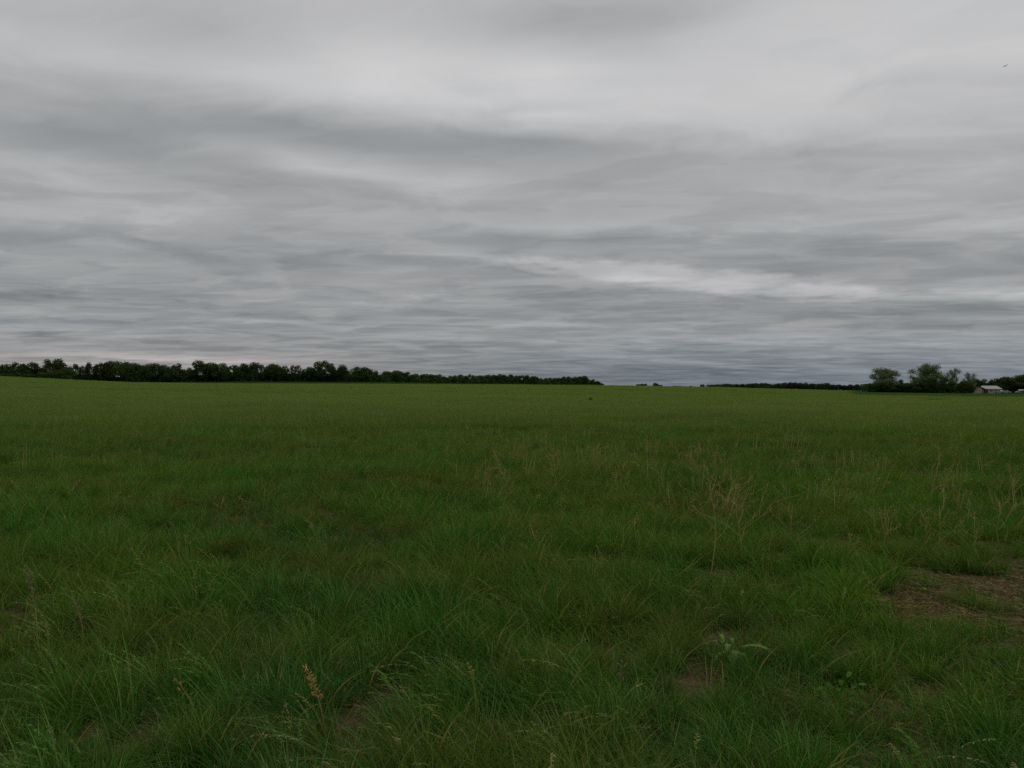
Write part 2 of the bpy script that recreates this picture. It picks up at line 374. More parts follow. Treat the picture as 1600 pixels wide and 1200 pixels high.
# ------------------------------------------------------------------ blades of grass
def blades(rng, n, spread, h, wd, segs, lean, straw=0.0, wind=(-.35, .05), base=None, tilt0=0.0, gauss=True):
    """n curved tapering strips; h and lean are (min, max)"""
    if base is None:
        rad = spread * (np.abs(rng.normal(0, .5, n)) if gauss else np.sqrt(rng.random(n))); th = rng.random(n) * 2 * math.pi
        bx, by = rad * np.cos(th), rad * np.sin(th)
    else: bx, by = base[:, 0], base[:, 1]; th = rng.random(n) * 2 * math.pi
    ph = th + rng.normal(0, .9, n)
    H = h[0] + (h[1] - h[0]) * rng.random(n); Ln = lean[0] + (lean[1] - lean[0]) * rng.random(n) ** 1.3
    dx = np.cos(ph) * Ln + wind[0] * (.4 + .6 * rng.random(n)); dy = np.sin(ph) * Ln + wind[1]
    ln = np.hypot(dx, dy) + 1e-6
    t = np.linspace(0, 1, segs + 1)[None, :]
    curve = t ** 1.8
    hx = bx[:, None] + H[:, None] * (dx[:, None] * (curve * .8 + t * (.2 + tilt0)))
    hy = by[:, None] + H[:, None] * (dy[:, None] * (curve * .8 + t * (.2 + tilt0)))
    hz = H[:, None] * (t - np.minimum(.75, .35 * ln[:, None] ** 1.5) * t ** 2.5)
    tw = rng.random(n) * math.pi
    sx, sy = np.cos(tw), np.sin(tw)
    W = (wd * (.5 + .45 * rng.random(n) + .9 * rng.random(n) ** 3))[:, None] * (1 - t ** 1.6 * .95) * .5
    L = np.stack([hx - sx[:, None] * W, hy - sy[:, None] * W, hz], -1); Rr = np.stack([hx + sx[:, None] * W, hy + sy[:, None] * W, hz], -1)
    V = np.stack([L, Rr], 2).reshape(-1, 3)
    k = np.arange(n)[:, None] * (segs + 1) * 2 + np.arange(segs)[None, :] * 2
    Fq = np.stack([k, k + 1, k + 3, k + 2], -1).reshape(-1, 4)
    g = np.repeat(rng.random(n)[:, None], (segs + 1) * 2, 1).ravel()
    hh = np.repeat(np.repeat(t, n, 0)[:, :, None], 2, 2).ravel()
    sf = np.repeat(((rng.random(n) < straw) * (.6 + .4 * rng.random(n)))[:, None], (segs + 1) * 2, 1).ravel()
    bl = np.stack([hh, g, sf, np.ones_like(g)], -1)
    return V, Fq, bl
def join(parts):
    Vs, Fs, Bs = [], [], []; o = 0
    for V, Fq, B in parts: Vs.append(V); Fs.append(Fq + o); Bs.append(B); o += len(V)
    return np.concatenate(Vs), np.concatenate(Fs), np.concatenate(Bs)
def strip(path, wid, side, straw, rnd, h0=.6, h1=1.0):
    """one ribbon through path points"""
    path = np.asarray(path, float); n = len(path); wid = np.asarray(wid, float)[:, None] * .5
    side = np.asarray(side, float); side = side / (np.linalg.norm(side) + 1e-9)
    V = np.stack([path - side * wid, path + side * wid], 1).reshape(-1, 3)
    k = np.arange(n - 1) * 2; Fq = np.stack([k, k + 1, k + 3, k + 2], -1)
    hh = np.repeat(np.linspace(h0, h1, n), 2)
    return V, Fq, np.stack([hh, np.full(2 * n, rnd), np.full(2 * n, straw), np.ones(2 * n)], -1)
def seed_stem(rng, H, lean, az_, straw, head=.32, spik=12, sp_len=.022, drop=.5):
    """a flowering grass stem that leans over and carries a head of spikelets"""
    t = np.linspace(0, 1, 9)
    d = np.array([math.cos(az_), math.sin(az_)])
    k = lean * (t ** 1.7)
    pts = np.stack([d[0] * H * k, d[1] * H * k, H * (t - drop * lean * t ** 3)], -1)
    pts[:, :2] += (rng.random(2) - .5) * .16
    sd = np.array([-d[1], d[0], .0]) + rng.normal(0, .4, 3)
    rn = rng.random()
    out = [strip(pts, np.linspace(.0032, .0018, 9), sd, straw * .7, rn, .5, .95)]
    for i in range(spik):
        u = 1 - head * (i + .5) / spik
        q = np.array([np.interp(u, t, pts[:, j]) for j in range(3)])
        tg = np.array([np.interp(min(1, u + .06), t, pts[:, j]) - np.interp(u - .06, t, pts[:, j]) for j in range(3)]); tg /= np.linalg.norm(tg)
        s_ = np.cross(tg, [0.1, .2, 1]); s_ /= np.linalg.norm(s_) + 1e-9
        sgn = 1 if i % 2 else -1
        dr = tg * .8 + s_ * sgn * (.35 + .3 * rng.random()) + np.array([0, 0, -.25]) + rng.normal(0, .12, 3); dr /= np.linalg.norm(dr)
        L = sp_len * (.7 + .6 * rng.random())
        out.append(strip([q, q + dr * L * .45, q + dr * L], [.0012, .0078, .001], np.cross(dr, rng.normal(0, 1, 3)), straw, min(1, rn * .5 + .5 * rng.random() + .2), .9, 1))
    return join(out)

PROTO = bpy.data.collections.new('grass_sources')      # sources for the instances, not in the scene themselves
def proto_set(name, builders, mat):
    c = bpy.data.collections.new(name)
    for i, b in enumerate(builders):
        V, Fq, B = b
        o = bpy.data.objects.new('%s_%02d' % (name, i), mesh_np(name, V, Fq, B, mat)); c.objects.link(o)
    return c

rng = np.random.default_rng(11)
fine = []
for i in range(8):
    hh = [(.12, .30), (.16, .36), (.10, .24), (.2, .42), (.14, .3), (.08, .2), (.18, .38), (.12, .26)][i]
    parts = [blades(rng, 56, .13, hh, .0060, 5, (.15, 1.7), .07)]
    parts.append(blades(rng, 34, .17, (hh[0] * .5, hh[1] * .7), .0048, 4, (.3, 1.8), .18))
    if i in (1, 3): parts.append(blades(rng, 9, .1, (hh[0] * 1.2, hh[1] * 1.35), .008, 6, (.4, 1.4), .05))
    fine.append(join(parts))
C_FINE = proto_set('grass_tuft', fine, M_GRASS)

patch = []
for i in range(5):
    parts = [blades(rng, 260, .75, (.14, .36), .008, 3, (.15, 1.0), .08, gauss=False), blades(rng, 90, .8, (.1, .22), .009, 3, (.3, 1.3), .2, gauss=False)]
    parts.append(blades(rng, 16, .7, (.3, .5), .005, 3, (.1, .6), .7, gauss=False))
    patch.append(join(parts))
C_PATCH = proto_set('grass_patch', patch, M_GRASS)
wide = []
for i in range(4):
    parts = [blades(rng, 360, 2.2, (.16, .40), .028, 2, (.15, .8), .05, gauss=False), blades(rng, 40, 2.2, (.3, .46), .016, 2, (.1, .5), .6, gauss=False)]
    wide.append(join(parts))
C_WIDE = proto_set('grass_spread', wide, M_GRASS)

seed = []
for i in range(6):
    parts = []
    for k in range(4 + i % 3):
        parts.append(seed_stem(rng, .36 + .3 * rng.random(), .3 + .6 * rng.random(), math.pi + rng.normal(0.0, .45), .10 if rng.random() < .75 else .75, spik=15))
    parts.append(blades(rng, 30, .14, (.2, .45), .0070, 7, (.1, 1.2), .05, wind=(-.5, .05), tilt0=.3))
    q = blades(rng, 9, .12, (.30, .55), .0080, 8, (.1, .6), .0, wind=(-.75, .05), tilt0=.5); q[2][:, 1] = .75 + .25 * q[2][:, 1]; parts.append(q)
    seed.append(join(parts))
C_SEED = proto_set('seeding_grass', seed, M_GRASS)

litter = []
for i in range(4):
    n = 120
    V, Fq, B = blades(rng, n, .24, (.04, .13), .0045, 4, (.9, 1.9), .85, wind=(0, 0), gauss=False)
    V[:, 2] = V[:, 2] * .12 + np.abs(rng.normal(0, .006, len(V)))
    litter.append((V, Fq, B))
C_LITTER = proto_set('straw_litter', litter, M_THATCH)
stub = []
for i in range(5):
    parts = [blades(rng, 13, .20, (.18, .54), .0105, 3, (.02, .5), 1.0, wind=(-.05, 0))]
    for k in range(2): parts.append(seed_stem(rng, .3 + .2 * rng.random(), .3 + .4 * rng.random(), rng.random() * 6.3, .9, spik=9, sp_len=.03))
    stub.append(join(parts))
C_STUB = proto_set('dry_stem', stub, M_GRASS)
# small broad-leaved herbs among the grass
herb = []
for i in range(4):
    parts = []
    for k in range(26):
        th = rng.random() * 6.28; r0 = .02 + .05 * rng.random(); hgt = .05 + .16 * rng.random(); L = .035 + .04 * rng.random()
        q = np.array([math.cos(th) * r0 * 2, math.sin(th) * r0 * 2, hgt]); dr = np.array([math.cos(th), math.sin(th), .2 * rng.normal()])
        parts.append(strip([q * [.1, .1, 0], q], [.003, .002], np.cross(dr, [0, 0, 1]), 0, .2, .2, .5))
        parts.append(strip([q, q + dr * L * .35, q + dr * L * .75, q + dr * L + [0, 0, -.01]], [.003, L * .45, L * .4, .001], np.cross(dr, [0, 0, 1]) + rng.normal(0, .2, 3), 0, .15 + .3 * rng.random(), .5, .7))
    herb.append(join(parts))
C_HERB = proto_set('low_herb', herb, M_GRASS)

# bare or thatched places: (px, py, radius x, radius y in metres, strength)
BARE = [(1445, 940, .42, .95, .99), (1575, 930, .85, .9, .99), (1540, 975, .6, .30, .9), (1590, 960, .5, .5, .8), (950, 886, .55, .3, .7),
        (1110, 900, .6, .3, .75), (1190, 918, .5, .3, .75), (1300, 1098, .22, .16, .6), (1415, 1095, .22, .16, .6), (620, 1105, .10, .18, .7),
        (1250, 880, .5, .3, .6), (790, 1010, .2, .3, .6), (700, 770, .5, .4, .3), (1480, 705, 1.2, 1.2, .6),
        (1080, 1075, .2, .14, .5), (980, 1100, .14, .12, .5), (560, 1000, .3, .3, .4), (1560, 1010, .4, .2, .6), (1340, 850, .5, .4, .5)]
BW = [(ground_at(px, py), rx, ry, s) for px, py, rx, ry, s in BARE]
def bare(x, y):
    m = np.zeros_like(x)
    wob = (vnoise(x, y, .26, 41, 3) - .5) * 2.5
    for (gx, gy), rx, ry, s in BW:
        d = np.sqrt(((x - gx) / rx) ** 2 + ((y - gy) / ry) ** 2) + wob
        m = np.maximum(m, s * np.clip((1.35 - d) / .5, 0, 1))
    return m
def sector(rng, r0, r1, half, dens):
    area = half * (r1 * r1 - r0 * r0); n = int(area * dens)
    r = np.sqrt(r0 * r0 + rng.random(n) * (r1 * r1 - r0 * r0)); a = (rng.random(n) * 2 - 1) * half
    return r * np.sin(a), r * np.cos(a)
def scatter(name, coll, x, y, scl, label, cat, tilt=.12, sink=.0, nvar=None, zs=None):
    n = len(x); z = terrain(x, y) - sink
    me = bpy.data.meshes.new(name); me.vertices.add(n)
    me.vertices.foreach_set('co', np.stack([x, y, z], -1).astype(np.float32).ravel())
    rot = np.stack([rng.normal(0, tilt, n), rng.normal(0, tilt, n), rng.normal(0, .55, n) if zs is None else rng.random(n) * 6.28], -1).astype(np.float32)
    hs = scl * (.85 + .3 * rng.random(n))
    s3 = np.stack([scl, scl, hs], -1).astype(np.float32)
    a = me.attributes.new('rot', 'FLOAT_VECTOR', 'POINT'); a.data.foreach_set('vector', rot.ravel())
    a = me.attributes.new('scl', 'FLOAT_VECTOR', 'POINT'); a.data.foreach_set('vector', s3.ravel())
    a = me.attributes.new('pick', 'INT', 'POINT'); a.data.foreach_set('value', rng.integers(0, len(coll.objects), n).astype(np.int32))
    me.materials.append(M_GRASS)
    o = link(name, me); tag(o, label, cat, kind='stuff')
    ng = bpy.data.node_groups.new(name, 'GeometryNodeTree')
    ng.interface.new_socket('Geometry', in_out='INPUT', socket_type='NodeSocketGeometry'); ng.interface.new_socket('Geometry', in_out='OUTPUT', socket_type='NodeSocketGeometry')
    gi = ng.nodes.new('NodeGroupInput'); go = ng.nodes.new('NodeGroupOutput')
    ci = ng.nodes.new('GeometryNodeCollectionInfo'); ci.inputs['Collection'].default_value = coll
    ci.inputs['Separate Children'].default_value = True; ci.inputs['Reset Children'].default_value = True
    iop = ng.nodes.new('GeometryNodeInstanceOnPoints'); iop.inputs['Pick Instance'].default_value = True
    mp = ng.nodes.new('GeometryNodeMeshToPoints')
    ng.links.new(gi.outputs[0], mp.inputs['Mesh']); ng.links.new(mp.outputs[0], iop.inputs['Points']); ng.links.new(ci.outputs[0], iop.inputs['Instance'])
    for nm, typ, sock in (('rot', 'FLOAT_VECTOR', 'Rotation'), ('scl', 'FLOAT_VECTOR', 'Scale'), ('pick', 'INT', 'Instance Index')):
        na = ng.nodes.new('GeometryNodeInputNamedAttribute'); na.data_type = typ; na.inputs['Name'].default_value = nm
        ng.links.new(na.outputs['Attribute'], iop.inputs[sock])
    ng.links.new(iop.outputs[0], go.inputs[0])
    md = o.modifiers.new('scatter', 'NODES'); md.node_group = ng
    return o
def cat_xy(*ps): return np.concatenate([p[0] for p in ps]), np.concatenate([p[1] for p in ps])
def keep(m, *arr): return [a[m] for a in arr]

# near and middle meadow
x, y = cat_xy(sector(rng, 1.5, 9, 1.0, 120), sector(rng, 9, 16, .80, 75), sector(rng, 16, 34, .72, 34))
cl = vnoise(x, y, .55, 21, 3) * .6 + vnoise(x, y, 2.4, 22, 2) * .4
b = bare(x, y)
_px, _py = ground_at(1147, 1042)
x, y, cl, b = keep((np.hypot(x - _px, (y - _py + .12) * .7) > .07) & (rng.random(len(x)) < np.clip(.55 + 1.6 * (cl - .30), .50, 1) * (1 - .97 * b)), x, y, cl, b)
r = np.hypot(x, y)
scl = (.48 + 1.15 * np.clip(cl - .2, 0, .8)) * (1 - .4 * b) * np.interp(r, [2, 4.5, 10, 34], [.95, .92, .95, 1.15])
scatter('meadow_grass', C_FINE, x, y, scl, 'fine dark green meadow grass leaning in clumps across the near field', 'grass', .16)
# far sward
x, y = sector(rng, 28, 75, .66, 3.6); cl = vnoise(x, y, 3.5, 31, 3)
x, y, cl = keep(rng.random(len(x)) < .45 + cl, x, y, cl)
scatter('field_grass', C_PATCH, x, y, .75 + .6 * cl, 'lighter even grass covering the middle of the field', 'grass', .05)
x, y = sector(rng, 70, 222, .60, .16); cl = vnoise(x, y, 12, 33, 3)
ok = ~((x / y > .405) & (np.hypot(x, y) > 118 + 12 * vnoise(x, y, 14, 91)))
x, y, cl = keep(ok, x, y, cl)
scatter('distant_field_grass', C_WIDE, x, y, .7 + .5 * cl, 'pale olive seeding grass far out toward the tree lines', 'grass', .02)
# leaning flowering grass along the near edge, thickest bottom left and bottom middle
x, y = cat_xy(sector(rng, 2.2, 4.4, .75, 14), sector(rng, 3.0, 6.2, .7, 20), sector(rng, 4.8, 7.5, .7, 2.5), sector(rng, 7.5, 24, .66, .5))
d = vnoise(x, y, 1.1, 51, 2); r = np.hypot(x, y)
left = np.clip((-x - .3) / 1.5, 0, 1)
x, y, d = keep((rng.random(len(x)) < np.clip((d - .3) * 2.2, .3 * left, 1) * np.where(r < 4.0, .5 + .35 * left, np.where(r < 6.2, .08 + .55 * left * np.clip((4.4 - x * .75 - r) / .5, 0, 1), .5))) & (bare(x, y) < .3) & (np.hypot(x - _px, y - _py + .3) > .35), x, y, d)
scatter('flowering_grass', C_SEED, x, y, (.52 + .4 * d) * (1 + .12 * np.clip((-x - .3) / 1.2, 0, 1)), 'long pale flowering grass stems leaning left at the near edge', 'grass', .1)
# dry stems
x, y = cat_xy(sector(rng, 3.5, 9, .7, 3.5), sector(rng, 9, 30, .66, 4.5), sector(rng, 30, 60, .6, 1.0))
a_ = np.arctan2(x, y); r = np.hypot(x, y)
zone = np.clip(1 - np.abs((a_ - .14) / .26), 0, 1) * np.clip((r - 6) / 3, .2, 1) * np.clip((26 - r) / 8, .25, 1)
zone = zone + .5 * np.clip((a_ - .3) / .2, 0, 1) * (r < 20)
x, y = keep(rng.random(len(x)) < (.08 + .9 * zone) * np.clip((vnoise(x, y, 1.2, 61) - .38) * 3.5, 0, 1), x, y)
scatter('dry_stems', C_STUB, x, y, np.interp(np.hypot(x, y), [4, 12], [.42, 1.0]) * (.7 + .5 * rng.random(len(x))), 'thin tan dead stems standing among the green grass', 'dead grass', .2, zs=1)
# thatch on the bare places and a little everywhere near
x, y = cat_xy(sector(rng, 2, 14, .75, 42), sector(rng, 14, 26, .7, 6))
b = bare(x, y); thin = np.clip((vnoise(x, y, .8, 71, 3) - .55) * 4, 0, 1) * .30
x, y = keep(rng.random(len(x)) < np.maximum(b, thin * (x > -1) + thin * .4), x, y)
scatter('straw_thatch', C_LITTER, x, y, .55 + .5 * rng.random(len(x)), 'matted brown straw lying flat on the bare patches', 'straw', .08, zs=1)
x, y = sector(rng, 2.5, 14, .72, 3.0)
x, y = keep((rng.random(len(x)) < np.clip((vnoise(x, y, 1.3, 81) - .45) * 4, 0, 1)) & (bare(x, y) < .5), x, y)
scatter('low_herbs', C_HERB, x, y, .45 + .4 * rng.random(len(x)), 'low blue green broad leaved herbs between the grass clumps', 'herbs', .15, zs=1)

# ------------------------------------------------------------------ tubes
def tube(path, rad, sides=6, rnd=.5, bl0=(.8, .5, 1)):
    path = [np.asarray(p, float) for p in path]; V = []; n = len(path)
    for i, p in enumerate(path):
        t = path[min(n - 1, i + 1)] - path[max(0, i - 1)]; t = t / (np.linalg.norm(t) + 1e-9)
        a = np.cross(t, [0, 0, 1] if abs(t[2]) < .9 else [1, 0, 0]); a /= np.linalg.norm(a); b_ = np.cross(t, a)
        for k in range(sides):
            th = 2 * math.pi * k / sides; V.append(p + (a * math.cos(th) + b_ * math.sin(th)) * rad[i])
    Fq = [[i * sides + k, i * sides + (k + 1) % sides, (i + 1) * sides + (k + 1) % sides, (i + 1) * sides + k] for i in range(n - 1) for k in range(sides)]
    V = np.array(V); B = np.tile(np.array([bl0[0], bl0[1], bl0[2], 1.0]), (len(V), 1))
    return V, np.array(Fq), B

# ------------------------------------------------------------------ trees
def leaf_quads(rng, C, size, flat=.0):
    n = len(C)
    u = rng.normal(0, 1, (n, 3)); u /= np.linalg.norm(u, axis=1)[:, None]
    v = rng.normal(0, 1, (n, 3)); v = np.cross(u, v); v /= np.linalg.norm(v, axis=1)[:, None]
    s = (size * (.5 + rng.random(n)))[:, None]
    a = u * s * .5; b_ = v * s * (.3 + .25 * rng.random(n))[:, None]
    V = np.stack([C - a, C + b_ - a * .1, C + a, C - b_ + a * .15], 1).reshape(-1, 3)
    Fq = np.arange(4 * n).reshape(n, 4)
    return V, Fq
def crown_mesh(seed, kind):
    """crown and trunk of a tree of height 1 and crown width 1"""
    rng = np.random.default_rng(seed)
    lobes = []
    if kind == 'round':
        nl, zc, zr, n, size, fill = 11, .56, .34, 6500, .040, .6
    elif kind == 'low':
        nl, zc, zr, n, size, fill = 12, .50, .38, 3600, .055, .6
    elif kind == 'feathery':
        nl, zc, zr, n, size, fill = 16, .58, .36, 2600, .042, .75
    elif kind == 'open':
        nl, zc, zr, n, size, fill = 44, .58, .38, 10000, .026, .8
    elif kind == 'sparse':
        nl, zc, zr, n, size, fill = 30, .60, .38, 4200, .026, .9
    else:  # upright
        nl, zc, zr, n, size, fill = 10, .55, .40, 3000, .050, .65
    tops = []
    for i in range(nl):
        th = i * 2.4 + rng.random() * .8; q = (i + .5) / nl
        zz = zc + zr * (2 * q - 1) * .82; w_ = math.sqrt(max(.05, 1 - ((zz - zc) / (zr * 1.05)) ** 2))
        if kind in ('round', 'low', 'upright'): w_ = max(w_, .8 if zz < zc else 0) 
        rr = (.16 + .20 * rng.random()) * w_ * (1.35 if kind not in ('open', 'sparse') else (1.05 if i % 3 else .45))
        lr = {'round': .20, 'low': .20, 'feathery': .14, 'open': .125, 'sparse': .11, 'upright': .19}[kind] * (.7 + .6 * rng.random())
        lobes.append((np.array([math.cos(th) * rr, math.sin(th) * rr, min(zz, 1 - lr * .75)]), lr))
    hs = max(c[2] + l * .8 for c, l in lobes)
    Cs = []
    wts = np.array([l ** 2 for c, l in lobes]); wts /= wts.sum()
    for (c, l), wt in zip(lobes, wts):
        m = max(8, int(n * wt)); d = rng.normal(0, 1, (m, 3)); d /= np.linalg.norm(d, axis=1)[:, None]
        rad = l * (rng.random(m) ** (.30 if fill < .7 else .5)) * (1 + (.10 if kind in ('round', 'low', 'upright') else .18) * rng.normal(0, 1, m))
        p = c + d * rad[:, None] * np.array([1, 1, .82]); Cs.append(p)
    C = np.concatenate(Cs)
    if kind == 'low': C[:, 2] = np.where(C[:, 2] < .05, .05 + rng.random(len(C)) * .2, C[:, 2])
    C[:, 2] = np.maximum(C[:, 2], .03) / max(hs, .9)
    C = C[C[:, 2] < 1.08]
    # clumps: one tone for leaves that sit together
    g = np.clip(vnoise(C[:, 0] * 9 + 50, C[:, 2] * 9 + C[:, 1] * 5 + 50, 1.0, seed, 2) * 1.1 - .05 + .15 * rng.normal(0, 1, len(C)), 0, 1)
    V, Fq = leaf_quads(rng, C, size)
    B = np.repeat(np.stack([C[:, 2], g, np.zeros(len(C)), np.ones(len(C))], -1), 4, 0)
    parts = []
    thick = .016 if kind in ('open', 'sparse') else .020
    tb = .30 if kind != 'sparse' else .25
    parts.append(tube([[0, 0, -.03], [.004, .0, .1], [-.006, .004, tb], [.01, 0, .5], [0, .01, .72]], [thick * 1.3, thick, thick * .8, thick * .5, thick * .2], 7))
    for c, l in lobes:
        s0 = np.array([0, 0, tb * (.7 + .5 * rng.random())]) if c[2] < .7 else np.array([.005, 0, .45 + .1 * rng.random()])
        mid = s0 * .45 + c * .55 + np.array([0, 0, -.02]) + rng.normal(0, .012, 3); e = c + np.array([0, 0, l * .4])
        parts.append(tube([s0, mid, c, e], [thick * .5, thick * .33, thick * .2, thick * .06], 5))
        if kind in ('open', 'sparse'):
            for k in range(4):
                d = rng.normal(0, 1, 3); d /= np.linalg.norm(d); d[2] = abs(d[2]) * .7
                parts.append(tube([mid * .3 + c * .7, c + d * l * .5, c + d * l * 1.05], [thick * .16, thick * .1, thick * .04], 4))
    Vt, Ft, Bt = join(parts); Vt[:, 2] /= max(hs, .9) if hs > .9 else 1
    return (V, Fq, B), (Vt, Ft, Bt)
KINDS = {}
for kind, nv in (('round', 5), ('low', 3), ('feathery', 3), ('open', 2), ('sparse', 2), ('upright', 3)):
    KINDS[kind] = [crown_mesh(100 + 7 * i + len(kind) * 31, kind) for i in range(nv)]
_cache = {}
def tree_meshes(kind, v, mat):
    key = (kind, v, mat.name)
    if key not in _cache:
        (V, Fq, B), (Vt, Ft, Bt) = KINDS[kind][v]
        _cache[key] = (mesh_np('crown', V, Fq, B, mat), mesh_np('trunk', Vt, Ft, Bt, M_BARK, smooth=True))
    return _cache[key]
trng = random.Random(5)
def place_at(px, r):
    """ground point at distance r on the bearing of photo column px"""
    d = pdir(px, 600); a = math.atan2(d.x, d.y); x, y = r * math.sin(a), r * math.cos(a)
    return x, y, tz(x, y)
def top_z(px, py, r):
    d = pdir(px, py); return HC + r * d.z / math.hypot(d.x, d.y)
def tree(px, top, wpx, r, kind, label, mat=None, name='tree', cat='tree', group=None, v=None, sink=0.0, lift=0.0):
    mat = mat or M_LEAF
    x, y, z = place_at(px, r); h = top_z(px, top, r) - z + sink; wd = wpx * r / F
    v = trng.randrange(len(KINDS[kind])) if v is None else v
    cm, tm = tree_meshes(kind, v, mat)
    o = empty(name, (x, y, z - sink), trng.random() * 6.28); o.scale = (wd, wd, h)
    tag(o, label, cat, group)
    c = link('crown', cm, o); t = link('trunk', tm, o)
    if lift: c.location.z = lift; c.scale.z = 1 - lift
    return o
ORD = ['first', 'second', 'third', 'fourth', 'fifth', 'sixth', 'seventh', 'eighth', 'ninth', 'tenth', 'eleventh', 'twelfth', 'thirteenth', 'fourteenth', 'fifteenth', 'sixteenth', 'seventeenth', 'eighteenth', 'nineteenth', 'twentieth', 'twenty-first', 'twenty-second', 'twenty-third', 'twenty-fourth', 'twenty-fifth', 'twenty-sixth', 'twenty-seventh', 'twenty-eighth', 'twenty-ninth', 'thirtieth', 'thirty-first', 'thirty-second', 'thirty-third', 'thirty-fourth']
# left tree line: px, top, width, kind
LEFT = [(-12, 571, 30, 'round'), (8, 568.5, 24, 'round'), (30, 565.5, 26, 'feathery'), (47, 566, 26, 'round'), (64, 575, 22, 'low'), (84, 560, 30, 'round'), (104, 574, 20, 'low'),
 (117, 568, 17, 'upright'), (131, 571, 18, 'feathery'), (145, 565.5, 18, 'upright'), (158, 566, 17, 'feathery'), (176, 563.5, 36, 'round'), (199, 564.5, 24, 'upright'), (214, 568, 20, 'round'),
 (226, 570, 20, 'low'), (242, 567.5, 34, 'round'), (259, 571, 22, 'low'), (274, 567, 18, 'upright'), (289, 576, 18, 'low'), (301, 574.5, 16, 'round'),
 (321, 563.5, 36, 'round'), (341, 568, 24, 'round'), (358, 567, 24, 'upright'), (374, 570.5, 20, 'low'), (389, 565.5, 22, 'round'), (406, 566.5, 20, 'upright'), (424, 568, 28, 'round'),
 (441, 569.5, 22, 'low'), (462, 570, 20, 'feathery'), (478, 576, 18, 'low'), (491, 573, 20, 'low'), (508, 563.5, 30, 'round'), (530, 570, 28, 'round')]
adj = {'round': 'round dark', 'low': 'low dark', 'feathery': 'loose leaved dark', 'upright': 'narrow dark'}
GL = 'dark trees in the long left tree line'
special = {5: 'tallest round dark tree of the left tree line, rising near the left edge',
           20: 'broad domed dark tree right of the low dip in the left tree line',
           31: 'tall ragged dark tree near the right end of the left tree line',
           32: 'dark sloping tree closing the left tree line before the detached tree',
           17: 'narrow tuft topped dark tree left of the low dip in the left tree line',
           11: 'wide dark domed tree near the middle of the first run of the left tree line'}
for i, (px, tp, wd, kd) in enumerate(LEFT):
    lab = special.get(i, '%s tree, %s from the left edge in the long left tree line' % (adj[kd], ORD[i]))
    tree(px, tp, wd * 1.12, 352 + trng.random() * 14, kd, lab, group=GL, name='broadleaf_tree', sink=.4)
tree(564, 573, 34, 372, 'round', 'detached dark tree in the gap after the long left tree line', name='broadleaf_tree', v=1)
tree(582, 578, 16, 374, 'low', 'small dark tree joined to the right side of the detached tree', name='broadleaf_tree')
tree(100, 577, 26, 344, 'low', 'lighter green bush in front of the dark trees at far left', M_LEAF_LIGHT, 'green_bush', 'bush')
tree(70, 580, 22, 345, 'low', 'dull green bush just left of the lighter bush at far left', M_LEAF_LIGHT, 'green_bush', 'bush')
# middle line running away into the distance
MID = [(611, 578.5, 28, 'round'), (632, 580.3, 24, 'round'), (652, 583.5, 18, 'round'), (668, 583.8, 18, 'low'), (681, 584.5, 14, 'upright'), (694, 587.8, 12, 'low'), (707, 586.3, 14, 'round'),
 (722, 585.2, 16, 'round'), (736, 584.3, 12, 'upright'), (750, 586, 15, 'low'), (763, 585, 14, 'round'), (776, 584.2, 15, 'round'), (789, 585.3, 14, 'low'), (801, 584.8, 14, 'round'),
 (813, 586, 13, 'round'), (825, 586, 15, 'round'), (837, 587.8, 13, 'low'), (849, 590.3, 12, 'low'), (861, 590, 13, 'round'), (873, 590, 12, 'low'),
 (885, 587.8, 14, 'round'), (898, 588.4, 14, 'round'), (911, 586.8, 17, 'round'), (922, 591.5, 12, 'low'), (931, 595, 12, 'low'), (939, 599, 8, 'low')]
for i, (px, tp, wd, kd) in enumerate(MID):
    rr = 400 + (px - 600) * .85
    nm = {0: 'rounded dark tree standing first in the middle tree line', 8: 'small spiky topped tree rising slightly above the middle tree line', 22: 'taller dark tree just before the middle tree line slopes down to its right end',
          25: 'lowest little tree at the right end of the middle tree line'}.get(i, '%s tree, %s from the left end of the middle tree line' % (adj[kd], ORD[i]))
    tree(px, tp, wd * 1.2, rr, kd, nm, group='dark trees in the middle tree line', name='broadleaf_tree', sink=.4)
# scattered far specks and the distant wood
GF = 'tiny trees along the open horizon'
for px, tp, wd, lab in ((998, 600, 8, 'tiny round bush on the open horizon, left half of the first pair'), (1006, 599.2, 10, 'tiny round bush on the open horizon, right half of the first pair'), (1024, 598, 8, 'tiny tree with a raised top on the open horizon'),
                   (1031, 601, 8, 'flat little bush just right of the raised tiny horizon tree'), (1060, 602.8, 22, 'very low wide bush on the open horizon'), (1079, 603, 8, 'tiny dot of a bush between the low wide bush and the lone horizon tree'),
                   (1098, 600.3, 7, 'tiny lone tree just left of the distant wood'), (1113, 601.3, 11, 'small flat topped tree at the left start of the distant wood'), (1125, 601.5, 10, 'small bush second at the left start of the distant wood')):
    tree(px, tp, wd, 1000, 'low' if wd > 8 else 'round', lab, M_LEAF_FAR, 'distant_tree', 'tree', GF, sink=.3)
FAR = [(1139, 603), (1148, 601.5), (1157, 599.8), (1166, 599.5), (1175, 598.6), (1184, 598.4), (1193, 598), (1202, 599.3), (1211, 600), (1220, 598.3), (1229, 597.3), (1238, 597), (1247, 597),
       (1256, 597.6), (1265, 598.8), (1274, 599.5), (1283, 598.5), (1291, 598), (1300, 600.5), (1308, 600.5), (1316, 601.5), (1325, 602), (1334, 600), (1343, 603), (1352, 604), (1361, 603)]
for px, tp in FAR:
    tree(px, tp, 15, 850 + trng.random() * 40, trng.choice(['low', 'round']), 'tiny dark tree packed into the low distant wood left of the farm trees', M_LEAF_FAR, 'distant_tree', 'tree', 'trees of the distant wood', sink=.4)

